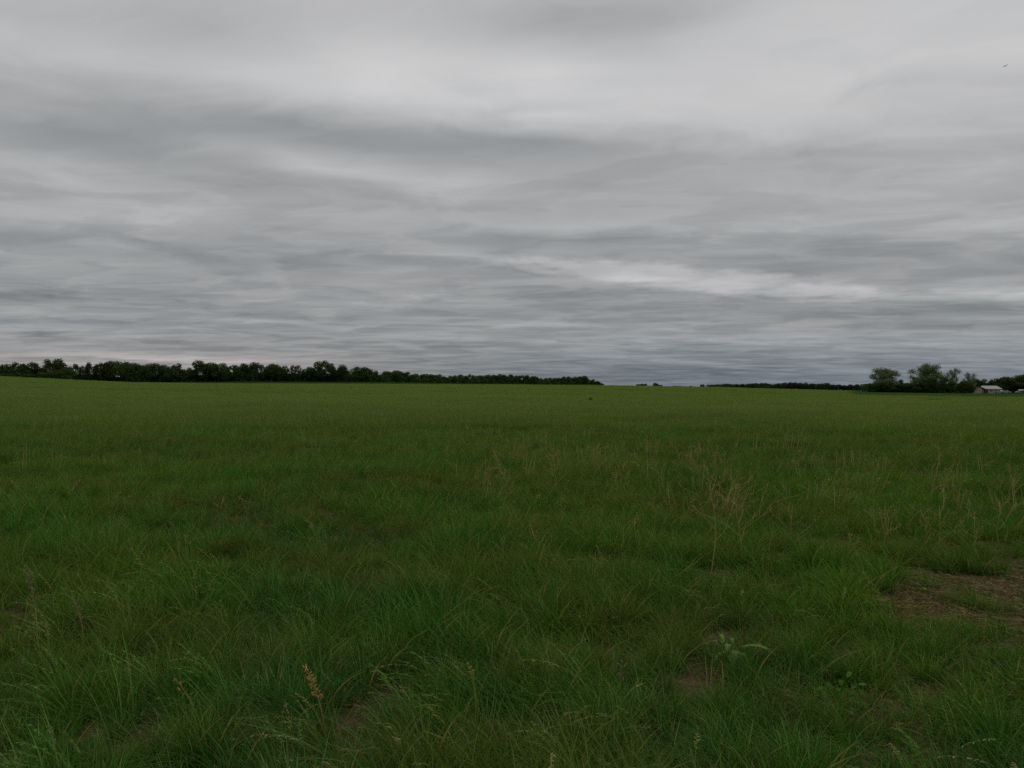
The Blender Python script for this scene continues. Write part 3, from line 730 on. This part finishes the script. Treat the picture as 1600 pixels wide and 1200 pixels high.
# farmstead trees on the right
def ftree(*a, **k): return tree(*a, name=k.pop('name', 'farm_tree'), **k)
ftree(1382, 573.5, 54, 350, 'open', 'airy grey green tree standing at the left end of the farm trees', M_LEAF_GREY, v=0)
ftree(1407, 592, 14, 352, 'open', 'small airy tree leaning out between the two big airy farm trees', M_LEAF_GREY, v=1)
ftree(1449, 567, 54, 350, 'open', 'tallest airy grey green tree among the farm trees', M_LEAF_GREY, v=1)
ftree(1428, 590, 20, 354, 'sparse', 'thin low tree just left of the tallest farm tree', M_LEAF_GREY, v=0)
ftree(1488, 574.5, 28, 372, 'sparse', 'thin see-through upright tree behind the round dark farm bush', M_LEAF_GREY, v=0)
ftree(1515, 581, 24, 376, 'sparse', 'small see-through tree left of the farmhouse roof', M_LEAF_GREY, v=1)
ftree(1469, 588.5, 32, 338, 'round', 'round dark bushy tree in front of the tallest farm tree', v=2)
ftree(1506, 594.5, 24, 150, 'round', 'dark lollipop shaped tree with bare trunk standing forward of the farm trees', v=3, lift=.16)
ftree(1530, 591.5, 28, 402, 'round', 'dark tree behind the left half of the farmhouse', v=0)
ftree(1541, 597, 18, 404, 'low', 'low dark tree behind the middle of the farmhouse')
ftree(1553, 592.5, 16, 404, 'round', 'small dark tree behind the right end of the farmhouse', v=1)
ftree(1563, 591, 18, 402, 'upright', 'narrow dark tree between the farmhouse and the big right tree')
ftree(1582, 586.5, 38, 396, 'round', 'big dark tree near the right edge behind the parked cars', v=4)
ftree(1606, 585, 44, 398, 'round', 'big dark tree cut off by the right edge', v=2)
for i, (px, tp, wd, lab) in enumerate(((1368, 598, 22, 'dark low bush under the left airy farm tree'), (1388, 599, 26, 'dark bush beneath the trunk of the left airy tree'), (1408, 598.5, 24, 'dark bush below the small airy tree'),
                 (1428, 597, 26, 'dark bush left of the tallest farm tree trunk'), (1446, 599, 22, 'dark bush at the foot of the tallest farm tree'), (1488, 599, 22, 'dark bush below the thin upright farm tree'), (1512, 600, 20, 'dark bush at the left end of the farmhouse'))):
    tree(px, tp, wd, 344 + i, 'low', lab, name='dark_bush', cat='bush', group='dark bushes under the farm trees')

# tangled brush that fills in under the tree lines
def brush(name, pts, hgt, n, size, label, depth=6, mat=None, seed_=3):
    rg = np.random.default_rng(seed_)
    P = np.array([[*place_at(px, r)[:2]] for px, r in pts]); seg = np.linalg.norm(np.diff(P, axis=0), axis=1); cum = np.concatenate([[0], np.cumsum(seg)])
    s = rg.random(n) * cum[-1]; x = np.interp(s, cum, P[:, 0]) + rg.normal(0, depth * .3, n); y = np.interp(s, cum, P[:, 1]) + rg.normal(0, depth * .4, n) + 2
    H = hgt * (.62 + .75 * vnoise(s, s * 0, 5.0, seed_, 3)); z = terrain(x, y) - .1 + H * rg.random(n) ** 1.1
    g = np.clip(vnoise(x, z * 3, 3.0, seed_ + 5) + .15 * rg.normal(0, 1, n), 0, 1)
    V, Fq = leaf_quads(rg, np.stack([x, y, z], -1), size)
    B = np.repeat(np.stack([g, g, g * 0, g * 0 + 1], -1), 4, 0)
    o = link(name, mesh_np(name, V, Fq, B, mat or M_LEAF)); tag(o, label, 'brush', kind='stuff')
brush('brush', [(-30, 356), (280, 358), (540, 366), (600, 374)], 3.0, 26000, .75, 'dark tangled brush under the long left tree line', seed_=3)
brush('brush', [(600, 402), (700, 487), (800, 572), (936, 690)], 3.0, 15000, .8, 'dark tangled brush under the middle tree line', seed_=4)
brush('brush', [(1110, 960), (1150, 870), (1260, 880), (1375, 870)], 4.0, 9000, 1.3, 'dark scrub under the low distant wood', mat=M_LEAF_FAR, seed_=5)
brush('brush', [(945, 1010), (1010, 1010), (1120, 1010)], 1.0, 1500, 1.0, 'low scrub line on the open horizon', mat=M_LEAF_FAR, seed_=6)
brush('brush', [(1362, 352), (1460, 356), (1512, 372)], 3.2, 7000, .7, 'dark undergrowth below the farm trees', seed_=7)
brush('brush', [(1520, 400), (1560, 404), (1625, 400)], 3.4, 7000, .7, 'dark undergrowth behind the farmhouse and cars', seed_=8)

# ------------------------------------------------------------------ farmhouse, shed, cars
import bmesh
def bm_obj(name, bm, mat, parent=None, bev=0):
    bmesh.ops.recalc_face_normals(bm, faces=bm.faces)
    me = bpy.data.meshes.new(name); bm.to_mesh(me); bm.free(); me.materials.append(mat)
    return link(name, me, parent)
def bx(bm, x0, x1, y0, y1, z0, z1):
    v = [bm.verts.new((x, y, z)) for z in (z0, z1) for y in (y0, y1) for x in (x0, x1)]
    for f in ((0, 1, 3, 2), (4, 5, 7, 6), (0, 1, 5, 4), (2, 3, 7, 6), (0, 2, 6, 4), (1, 3, 7, 5)): bm.faces.new([v[i] for i in f])
def poly(bm, ps): return bm.faces.new([bm.verts.new(p) for p in ps])
M_WALL = plain('beige_siding', (.34, .29, .235), .8, .12, 1.5)
M_ROOF = plain('pale_metal_roof', (.21, .205, .195), .55, .1, 1.2)
M_TRIM = plain('brown_trim', (.17, .095, .06), .7, .2, 3)
M_DARK = plain('dark_opening', (.035, .028, .022), .6, .3, 3)
M_GLASS = plain('window_glass', (.05, .06, .065), .15, .2, 3)
def house():
    x, y, z = place_at(1540.5, 372); o = empty('farmhouse', (x, y, z), -math.atan2(x, y))
    tag(o, 'low beige farmhouse with pale roof and brown trimmed gable among dark trees', 'house')
    s = 372 / F
    X = lambda px: (px - 1540.5) * s
    # main range
    zr, ze = 2.65, 1.75
    b = bmesh.new(); bx(b, X(1536), X(1559), 0, 7, -.3, ze); bx(b, X(1521.8), X(1536) - .003, -1.2, 6, -.3, ze - .05); 
    # gable triangle of the left wing
    xl, xr, ym = X(1521.8), X(1539), -1.2
    poly(b, [(xl, ym, ze - .05), (X(1536) - .003, ym, ze - .05), (X(1536) - .003, ym, 2.1), (X(1532.5), ym, 2.4)])
    bm_obj('wall', b, M_WALL, o)
    b = bmesh.new()   # hipped pale roof
    e = .35; x0, x1, y0, y1 = X(1534.5), X(1559) + e, -e, 7 + e
    hx0, hx1, ym2 = x0 + .2, x1 - 2.0, 3.5
    A = [(x0, y0, ze), (x1, y0, ze), (x1, y1, ze), (x0, y1, ze)]; Rg = [(hx0, ym2, zr + .35), (hx1, ym2, zr + .35)]
    poly(b, [A[0], A[1], Rg[1], Rg[0]]); poly(b, [A[1], A[2], Rg[1]]); poly(b, [A[2], A[3], Rg[0], Rg[1]]); poly(b, [A[3], A[0], Rg[0]]); poly(b, A[::-1])
    bm_obj('roof', b, M_ROOF, o)
    b = bmesh.new()   # wing roof, ridge running away from the viewer, thick slabs
    px_, pk = X(1533), 2.62
    for (xa, za), (xb, zb) in (((xl - .35, ze - .12), (px_, pk)), ((px_, pk), (xr + .2, ze + .02))):
        v = [(xa, -1.6, za), (xb, -1.6, zb), (xb, 6.3, zb), (xa, 6.3, za)]
        lo = [b.verts.new(p) for p in v]; hi = [b.verts.new((p[0], p[1], p[2] + .14)) for p in v]
        b.faces.new(lo); b.faces.new(hi[::-1])
        for i in range(4): b.faces.new([lo[i], lo[(i + 1) % 4], hi[(i + 1) % 4], hi[i]])
    wr = bm_obj('wing_roof', b, M_TRIM, o)
    b = bmesh.new(); bx(b, X(1538), X(1543), -.05, .02, 0, 1.7); bm_obj('carport_opening', b, M_DARK, o)
    b = bmesh.new(); bx(b, X(1551), X(1553.6), -.04, .02, 0.05, 1.55); bm_obj('door', b, M_TRIM, o)
    for wx in (1526, 1547, 1556):
        yy = -1.2 if wx < 1530 else 0
        b = bmesh.new(); bx(b, X(wx) - .4, X(wx) + .4, yy - .05, yy + .02, .75, 1.4); wf = bm_obj('window', b, M_WALL, o)
        b = bmesh.new(); bx(b, X(wx) - .34, X(wx) + .34, yy - .065, yy - .052, .81, 1.34); bm_obj('pane', b, M_GLASS, wf)
house()
def shed():
    x, y, z = place_at(1595, 384); o = empty('shed', (x, y, z), -.2 - math.atan2(x, y)); tag(o, 'small shed with pale roof half hidden under the dark tree at right', 'shed'); o.scale = (.72, .72, .85)
    b = bmesh.new(); bx(b, -1.1, 1.1, 0, 2, -.2, 1.25); bm_obj('wall', b, M_DARK, o)
    b = bmesh.new(); v = [(-1.3, -.3, 1.27), (1.3, -.3, 1.27), (1.3, 1, 1.85), (-1.3, 1, 1.85)]
    for ys in (1, -1):
        q = [(a, 1 + (c - 1) * ys, d) for a, c, d in v]
        lo = [b.verts.new(p) for p in q]; hi = [b.verts.new((p[0], p[1], p[2] + .08)) for p in q]
        b.faces.new(lo); b.faces.new(hi)
        for i in range(4): b.faces.new([lo[i], lo[(i + 1) % 4], hi[(i + 1) % 4], hi[i]])
    bm_obj('roof', b, M_ROOF, o)
shed()
M_CARW = plain('pale_car_paint', (.27, .29, .25), .35, .08, 2)
M_TYRE = plain('tyre_rubber', (.02, .02, .02), .9, .2, 5)
def car(px, r, rz, label, sc=1.0, mat=None):
    x, y, z = place_at(px, r); o = empty('parked_car', (x, y, z), rz); o.scale = (sc,) * 3; tag(o, label, 'car', 'cars parked by the farmhouse')
    prof = [(-2.1, .35), (-2.1, .85), (-1.95, .98), (-1.2, 1.02), (-.75, 1.45), (.75, 1.48), (1.45, 1.0), (2.1, .92), (2.15, .4)]
    b = bmesh.new()
    def shell(P, w0, w1, zt):
        L = [b.verts.new((px_, -(w1 if pz > zt else w0), pz)) for px_, pz in P]; Rr = [b.verts.new((px_, (w1 if pz > zt else w0), pz)) for px_, pz in P]
        b.faces.new(L); b.faces.new(Rr[::-1])
        for i in range(len(P)): j = (i + 1) % len(P); b.faces.new([L[i], L[j], Rr[j], Rr[i]])
    shell(prof, .88, .68, 1.1); body = bm_obj('body', b, mat or M_CARW, o)
    for P in ([(-.72, 1.06), (-.55, 1.38), (.62, 1.40), (1.15, 1.06)],):
        for sgn in (-1, 1):
            b = bmesh.new(); lo = [b.verts.new((a, sgn * (.90 if c < 1.1 else .735), c)) for a, c in P]; hi = [b.verts.new((a, sgn * (.86 if c < 1.1 else .70), c)) for a, c in P]
            b.faces.new(lo); b.faces.new(hi)
            for i in range(4): b.faces.new([lo[i], lo[(i + 1) % 4], hi[(i + 1) % 4], hi[i]])
            bm_obj('side_window', b, M_GLASS, o)
    b = bmesh.new(); q = [(.85, -.62, 1.42), (1.43, -.78, 1.05), (1.43, .78, 1.05), (.85, .62, 1.42)]
    lo = [b.verts.new(p) for p in q]; hi = [b.verts.new((p[0] + .03, p[1], p[2] + .03)) for p in q]; b.faces.new(lo); b.faces.new(hi)
    for i in range(4): b.faces.new([lo[i], lo[(i + 1) % 4], hi[(i + 1) % 4], hi[i]])
    bm_obj('windscreen', b, M_GLASS, o)
    for wx in (-1.3, 1.35):
        for wy in (-.82, .82):
            V, Fq, B = tube([[wx, wy - .11, .32], [wx, wy - .109, .32], [wx, wy + .109, .32], [wx, wy + .11, .32]], [.03, .32, .32, .03], 14)
            link('wheel', mesh_np('wheel', V, Fq, None, M_TYRE), o)
car(1562.5, 356, math.atan2(-1, .35), 'pale parked car closest to the right end of the farmhouse, seen end on', .8)
car(1571.5, 350, 2.6, 'largest looking pale parked car, right of the car nearest the farmhouse', .82)
car(1591, 366, .2, 'dull pale parked car below the small shed roof', .62, plain('dull_car_paint', (.14, .16, .13), .4, .1, 2))

# ------------------------------------------------------------------ bird
def bird():
    d = pdir(1571, 103); p = Vector((0, 0, HC)) + d * 140
    o = empty('flying_bird', p, -.5); tag(o, 'small dark bird gliding high in the grey sky at upper right', 'bird')
    M = plain('dark_feathers', (.03, .028, .026), .8, .3, 20)
    V, Fq, B = tube([[0, -.20, 0], [0, -.17, .005], [0, -.12, .01], [0, -.05, .012], [0, .06, .0], [0, .15, -.01], [0, .26, -.01]], [.004, .022, .03, .05, .048, .025, .006], 10)
    me = mesh_np('body', V, Fq, None, M, smooth=True); link('body', me, o)
    for sgn, rise in ((1, .16), (-1, .02)):
        b = bmesh.new()
        st = [(.03, -.09, .10, 0), (.14, -.10, .08, rise * .5), (.25, -.06, .09, rise * .95), (.36, .03, .10, rise * 1.1)]
        rows = []
        for xx, ya, yb, zz in st:
            rows.append([b.verts.new((sgn * xx, ya, zz + .006)), b.verts.new((sgn * xx, yb, zz)), b.verts.new((sgn * xx, ya, zz - .006))])
        for i in range(3):
            for k in range(3): b.faces.new([rows[i][k], rows[i][(k + 1) % 3], rows[i + 1][(k + 1) % 3], rows[i + 1][k]])
        b.faces.new(rows[0]); b.faces.new(rows[-1]); bm_obj('wing', b, M, o)
    b = bmesh.new(); q = [(-.02, .2, 0), (.02, .2, 0), (.06, .36, 0), (-.06, .36, 0)]
    lo = [b.verts.new(p) for p in q]; hi = [b.verts.new((p[0], p[1], .008)) for p in q]; b.faces.new(lo); b.faces.new(hi)
    for i in range(4): b.faces.new([lo[i], lo[(i + 1) % 4], hi[(i + 1) % 4], hi[i]])
    bm_obj('tail', b, M, o)
bird()

# ------------------------------------------------------------------ dead weeds standing in the grass
def weed_mat(name, c0, c1):
    m, N = new_mat(name); at = N.add('ShaderNodeAttribute', attribute_name='bl'); s = N.add('ShaderNodeSeparateColor'); N.l.new(at.outputs['Color'], s.inputs[0])
    tcn = N.add('ShaderNodeTexCoord'); n = N.noise(tcn.outputs['Object'], 25, 3)
    col = N.mix(N.m('MULTIPLY_ADD', n, .6, N.m('MULTIPLY', s.outputs[1], .5), clamp=True), c0, c1)
    d = N.add('ShaderNodeBsdfDiffuse'); N.l.new(col, d.inputs[0]); o = N.add('ShaderNodeOutputMaterial'); N.l.new(d.outputs[0], o.inputs[0]); return m
M_DEAD = weed_mat('dead_stem', (.17, .155, .055), (.34, .30, .115))
M_RUST = weed_mat('rust_seed', (.26, .14, .035), (.55, .36, .14))
M_PALE = weed_mat('pale_leaf', (.10, .17, .045), (.19, .27, .085))
def dead_weed(px, base_py, top_py, label, spread=.5, nb=7, seed_=0, lean=0.0, rust=False, kid=None):
    rg = np.random.default_rng(seed_ + 500); gx, gy = ground_at(px, base_py); gz = tz(gx, gy); r = math.hypot(gx, gy)
    H = (base_py - top_py) * r / F + .05
    parts = []
    def P(t): return np.array([lean * H * t + .045 * H * (math.sin(4.5 * t + seed_) - math.sin(seed_)), .02 * math.sin(7 * t), H * t])
    parts.append(tube([P(t) for t in np.linspace(-.03, 1, 8)], np.linspace(.0034, .0018, 8) * (1 + H), 5, bl0=(.5, .7, 1)))
    for k in range(nb):
        t0 = .30 + .66 * k / nb; a = k * 2.4 + rg.random(); up_ = .55 + .5 * rg.random(); L = spread * H * (1.05 - .75 * t0) * (.7 + .6 * rg.random())
        d = np.array([math.cos(a), math.sin(a) * .8, up_]); p0 = P(t0); j_ = rg.normal(0, .09 * L, (3, 3)); q = [p0, p0 + d * L * .3 + j_[0] * .6, p0 + d * L * .62 + j_[1] + [0, 0, -.06 * L], p0 + d * L + j_[2] + [0, 0, .14 * L]]
        parts.append(tube(q, [.0028, .0024, .0022, .0014], 4, bl0=(.5, rg.random(), 1)))
        for j in range(3):
            b0 = q[1 + j // 2] * .5 + q[2 + j // 2] * .5; dd = d + rg.normal(0, .6, 3); dd[2] = abs(dd[2])
            parts.append(tube([b0, b0 + dd * L * .22, b0 + dd * L * .33 + [0, 0, .02]], [.0022, .0018, .0012], 4, bl0=(.5, rg.random(), 1)))
            if rg.random() < .6:
                e = b0 + dd * L * .30; parts.append(tube([e, e + [0, 0, .012], e + [0, 0, .026]], [.001, .006, .001], 5, bl0=(.5, 1, 1)))
    V, Fq, B = join(parts)
    o = link('dead_weed', mesh_np('dead_weed', V, Fq, B, M_DEAD), None, (gx, gy, gz)); tag(o, label, 'dead weed', 'dead branching weeds standing in the grass')
    return o
W_ = [(1111, 892, 738, 'tall straight dead weed with a forked top, left of the widest branching weed', .30, 7, 0), (1159, 885, 765, 'widest branching dead weed with arms spreading like a candelabra', .85, 9, 0),
 (1241, 858, 797, 'short reddish forked dead weed right of the candelabra weed', .6, 5, 0), (1311, 805, 768, 'small umbrella shaped dead weed above the bare ground at right', .8, 6, 0),
 (1457, 800, 704, 'tallest lone dead weed rising against the middle distance at right', .38, 7, 0), (1380, 862, 800, 'dense tan dead weed clump left of the bent fork weed', .35, 8, 0),
 (1448, 850, 812, 'thin single dead stem beside the bent fork weed', .25, 3, -.15), (1466, 868, 806, 'bent fork shaped dead weed right of the dense tan clump', .9, 5, .1), (1527, 870, 815, 'pale twin stemmed dead weed at the right above the big bare patch', .3, 5, 0),
 (1562, 850, 800, 'spreading dead weed nearest the right edge', .7, 6, 0), (1575, 780, 740, 'small dead weed by the right edge in the middle distance', .6, 5, 0),
 (800, 782, 745, 'leaning tan dead weed beside the fallen twig, centre of the field', .5, 5, -.5), (745, 775, 738, 'pair of thin dead stems left of the leaning tan weed', .2, 3, 0), (868, 770, 728, 'slender dead weed right of the leaning tan weed', .3, 4, 0),
 (880, 812, 775, 'short upright dead stem in the centre below the slender weed', .2, 3, 0), (975, 765, 730, 'slim dead weed in the middle distance right of centre', .3, 4, 0), (955, 780, 742, 'crooked dead weed beside the slim one right of centre', .45, 5, .15),
 (1225, 795, 765, 'small dead sprig in the grass above the reddish forked weed', .6, 4, 0), (1325, 875, 842, 'short dead sprig left of the dense tan clump', .5, 4, 0), (985, 850, 815, 'small forked dead weed above the thin brown patch at centre right', .7, 4, .2),
 (820, 880, 838, 'arching dead stem right of the tan straw tuft at centre', .6, 4, .5), (118, 792, 762, 'small pale dead weed far at the left of the field', .4, 4, 0), (347, 815, 785, 'faint dead sprig in the left middle distance', .3, 4, 0)]
for i, (px, bp_, tp, lab, sp, nb, ln) in enumerate(W_): dead_weed(px, bp_, tp, lab, sp, nb, i, ln)

# dark plant clump alone far out in the field
def clump_plant(px, py, h, wd, label, mat, n, leaf, name='weed_clump', seed_=1):
    rg = np.random.default_rng(seed_); gx, gy = ground_at(px, py)
    C = rg.normal(0, 1, (n, 3)) * [wd * .3, wd * .3, 0]; C[:, 2] = rg.random(n) * h * (1 - np.minimum(.8, np.abs(C[:, 0]) / wd)) ; V, Fq = leaf_quads(rg, C, leaf)
    B = np.repeat(np.stack([C[:, 2] / h, rg.random(n), np.zeros(n), np.ones(n)], -1), 4, 0)
    V, Fq, B = join([(V, Fq, B)] + [tube([[0, 0, -.02], [wd * .25 * math.cos(a), wd * .25 * math.sin(a), h * .6], [wd * .35 * math.cos(a), wd * .35 * math.sin(a), h]], [.03, .02, .01], 4) for a in (0, 1.3, 2.6, 3.9, 5.2)])
    o = link(name, mesh_np(name, V, Fq, B, mat), None, (gx, gy, tz(gx, gy))); tag(o, label, 'weed'); return o
clump_plant(923, 636, .46, .42, 'dark lone weed far out in the field below the end of the middle tree line', M_LEAF, 260, .09)

# tan straw tuft, centre
def straw_tuft(px, py, n, h, label, lean=(.05, .5), seed_=2, name='straw_tuft'):
    rg = np.random.default_rng(seed_); gx, gy = ground_at(px, py)
    V, Fq, B = blades(rg, n, .10, h, .007, 5, lean, 1.0, wind=(-.15, 0)); B[:, 2] = 1
    o = link(name, mesh_np(name, V, Fq, B, M_GRASS), None, (gx, gy, tz(gx, gy))); tag(o, label, 'dead grass tuft', 'tan dead grass tufts'); return o
straw_tuft(738, 882, 34, (.12, .30), 'orange tan dead grass tuft standing left of the arching stem at centre')
straw_tuft(412, 1100, 16, (.12, .26), 'thin brown dead grass tuft at the lower left, left of the rust seed stalk', seed_=4)
straw_tuft(1105, 1075, 16, (.1, .2), 'brown dead grass tuft below the broad leaved pale plant', seed_=5)
straw_tuft(1440, 1115, 14, (.08, .18), 'low tan tuft near the lower right corner', seed_=6)

# rust seed stalks
def seed_stalk(px, py, top_py, label, lean, mat_head, seed_=0, n=34, dens=.5):
    rg = np.random.default_rng(seed_ + 70); gx, gy = ground_at(px, py); r = math.hypot(gx, gy); H = (py - top_py) * r / F + .06
    o = empty('seed_stalk', (gx, gy, tz(gx, gy))); tag(o, label, 'seed stalk', 'dry seed stalks in the near grass')
    P = lambda t: np.array([lean * H * t ** 1.4, 0.02 * math.sin(3 * t), H * t])
    V, Fq, B = tube([P(t) for t in np.linspace(0, 1, 8)], np.linspace(.004, .0016, 8), 6); link('stem', mesh_np('stem', V, Fq, B, M_DEAD), o)
    parts = []
    for k in range(n):
        t = 1 - dens * (k / n); p = P(t); a = rg.random() * 6.28; d = np.array([math.cos(a), math.sin(a), .9]); d /= np.linalg.norm(d); L = .014 + .014 * rg.random(); p = p + rg.normal(0, .008, 3)
        parts.append(tube([p, p + d * L * .3, p + d * L * .65, p + d * L], [.001, .0034, .003, .0006], 5, bl0=(.5, rg.random(), 1)))
    V, Fq, B = join(parts); link('seed_head', mesh_np('seed_head', V, Fq, B, mat_head), o)
    return o
seed_stalk(508, 1150, 1068, 'rust orange seed stalk leaning left at the lower left of centre', -.30, M_RUST, 1, 46)
seed_stalk(312, 1140, 1082, 'smaller rust tinged seed stalk left of the bright rust one', -.5, M_RUST, 2, 12, .4)
seed_stalk(58, 1010, 915, 'fluffy pale tan seed stalk standing near the left edge', -.15, weed_mat('pale_seed', (.14, .13, .07), (.24, .21, .12)), 3, 60, .55)
seed_stalk(130, 1010, 958, 'small pale seed stalk right of the fluffy one near the left edge', -.2, bpy.data.materials['pale_seed'], 4, 24, .5)
seed_stalk(970, 1095, 1055, 'little yellowish seed stalk in the lower centre', 0, bpy.data.materials['pale_seed'], 5, 16, .6)

# the broad-leaved pale plant at lower right
def broad_plant(px, py, label):
    gx, gy = ground_at(px, py); o = empty('broad_leaved_plant', (gx, gy, tz(gx, gy) - .035)); o.scale = (1.0, 1.0, .78); tag(o, label, 'plant')
    rg = np.random.default_rng(8)
    V, Fq, B = tube([[0, 0, -.02], [.004, 0, .10], [-.003, 0, .19], [0, 0, .25]], [.008, .007, .005, .003], 7); link('stem', mesh_np('stem', V, Fq, B, M_PALE), o)
    L = [(3.05, .21, .035, .20, .10), (3.5, .19, .03, .14, .06), (-.05, .25, .040, .21, .09), (-2.2, .15, .06, .18, .17), (-2.0, .10, .04, .22, .05), (-.9, .15, .06, .12, .09), (1.3, .09, .03, .2, .06), (2.3, .08, .025, .23, .02), (-1.5, .12, .045, .15, .12)]
    for k, (a, ln, wd, z0, droop) in enumerate(L):
        n = 11; t = np.linspace(0, 1, n); rows = []
        for i, tt in enumerate(t):
            rr = ln * .85 * tt; zz = z0 + .05 * math.sin(tt * 2.2) - droop * tt ** 2; c = np.array([math.cos(a) * rr, math.sin(a) * rr, zz]); s = np.array([-math.sin(a), math.cos(a), 0])
            ww = .85 * wd * math.sin(math.pi * (.06 + .90 * tt)) ** .7 * (1 + .22 * math.sin(i * 2.5)) * .5; fold = .25 * ww
            rows += [c - s * ww + [0, 0, fold + .006 * math.sin(i * 3.1)], c, c + s * ww + [0, 0, fold + .006 * math.cos(i * 2.7)]]
        V = np.array(rows); Fq = []
        for i in range(n - 1):
            for j in range(2): q = i * 3 + j; Fq.append([q, q + 1, q + 4, q + 3])
        B = np.tile([.5, rg.random(), 0, 1], (len(V), 1)); lo = link('leaf', mesh_np('leaf', V, Fq, B, M_PALE, smooth=True), o); lo.rotation_euler = (rg.normal(0, .16), rg.normal(0, .16), rg.normal(0, .35))
        md = lo.modifiers.new('thickness', 'SOLIDIFY'); md.thickness = .0012
broad_plant(1147, 1038, 'pale broad leaved plant with drooping wavy leaves among the grass at lower right')
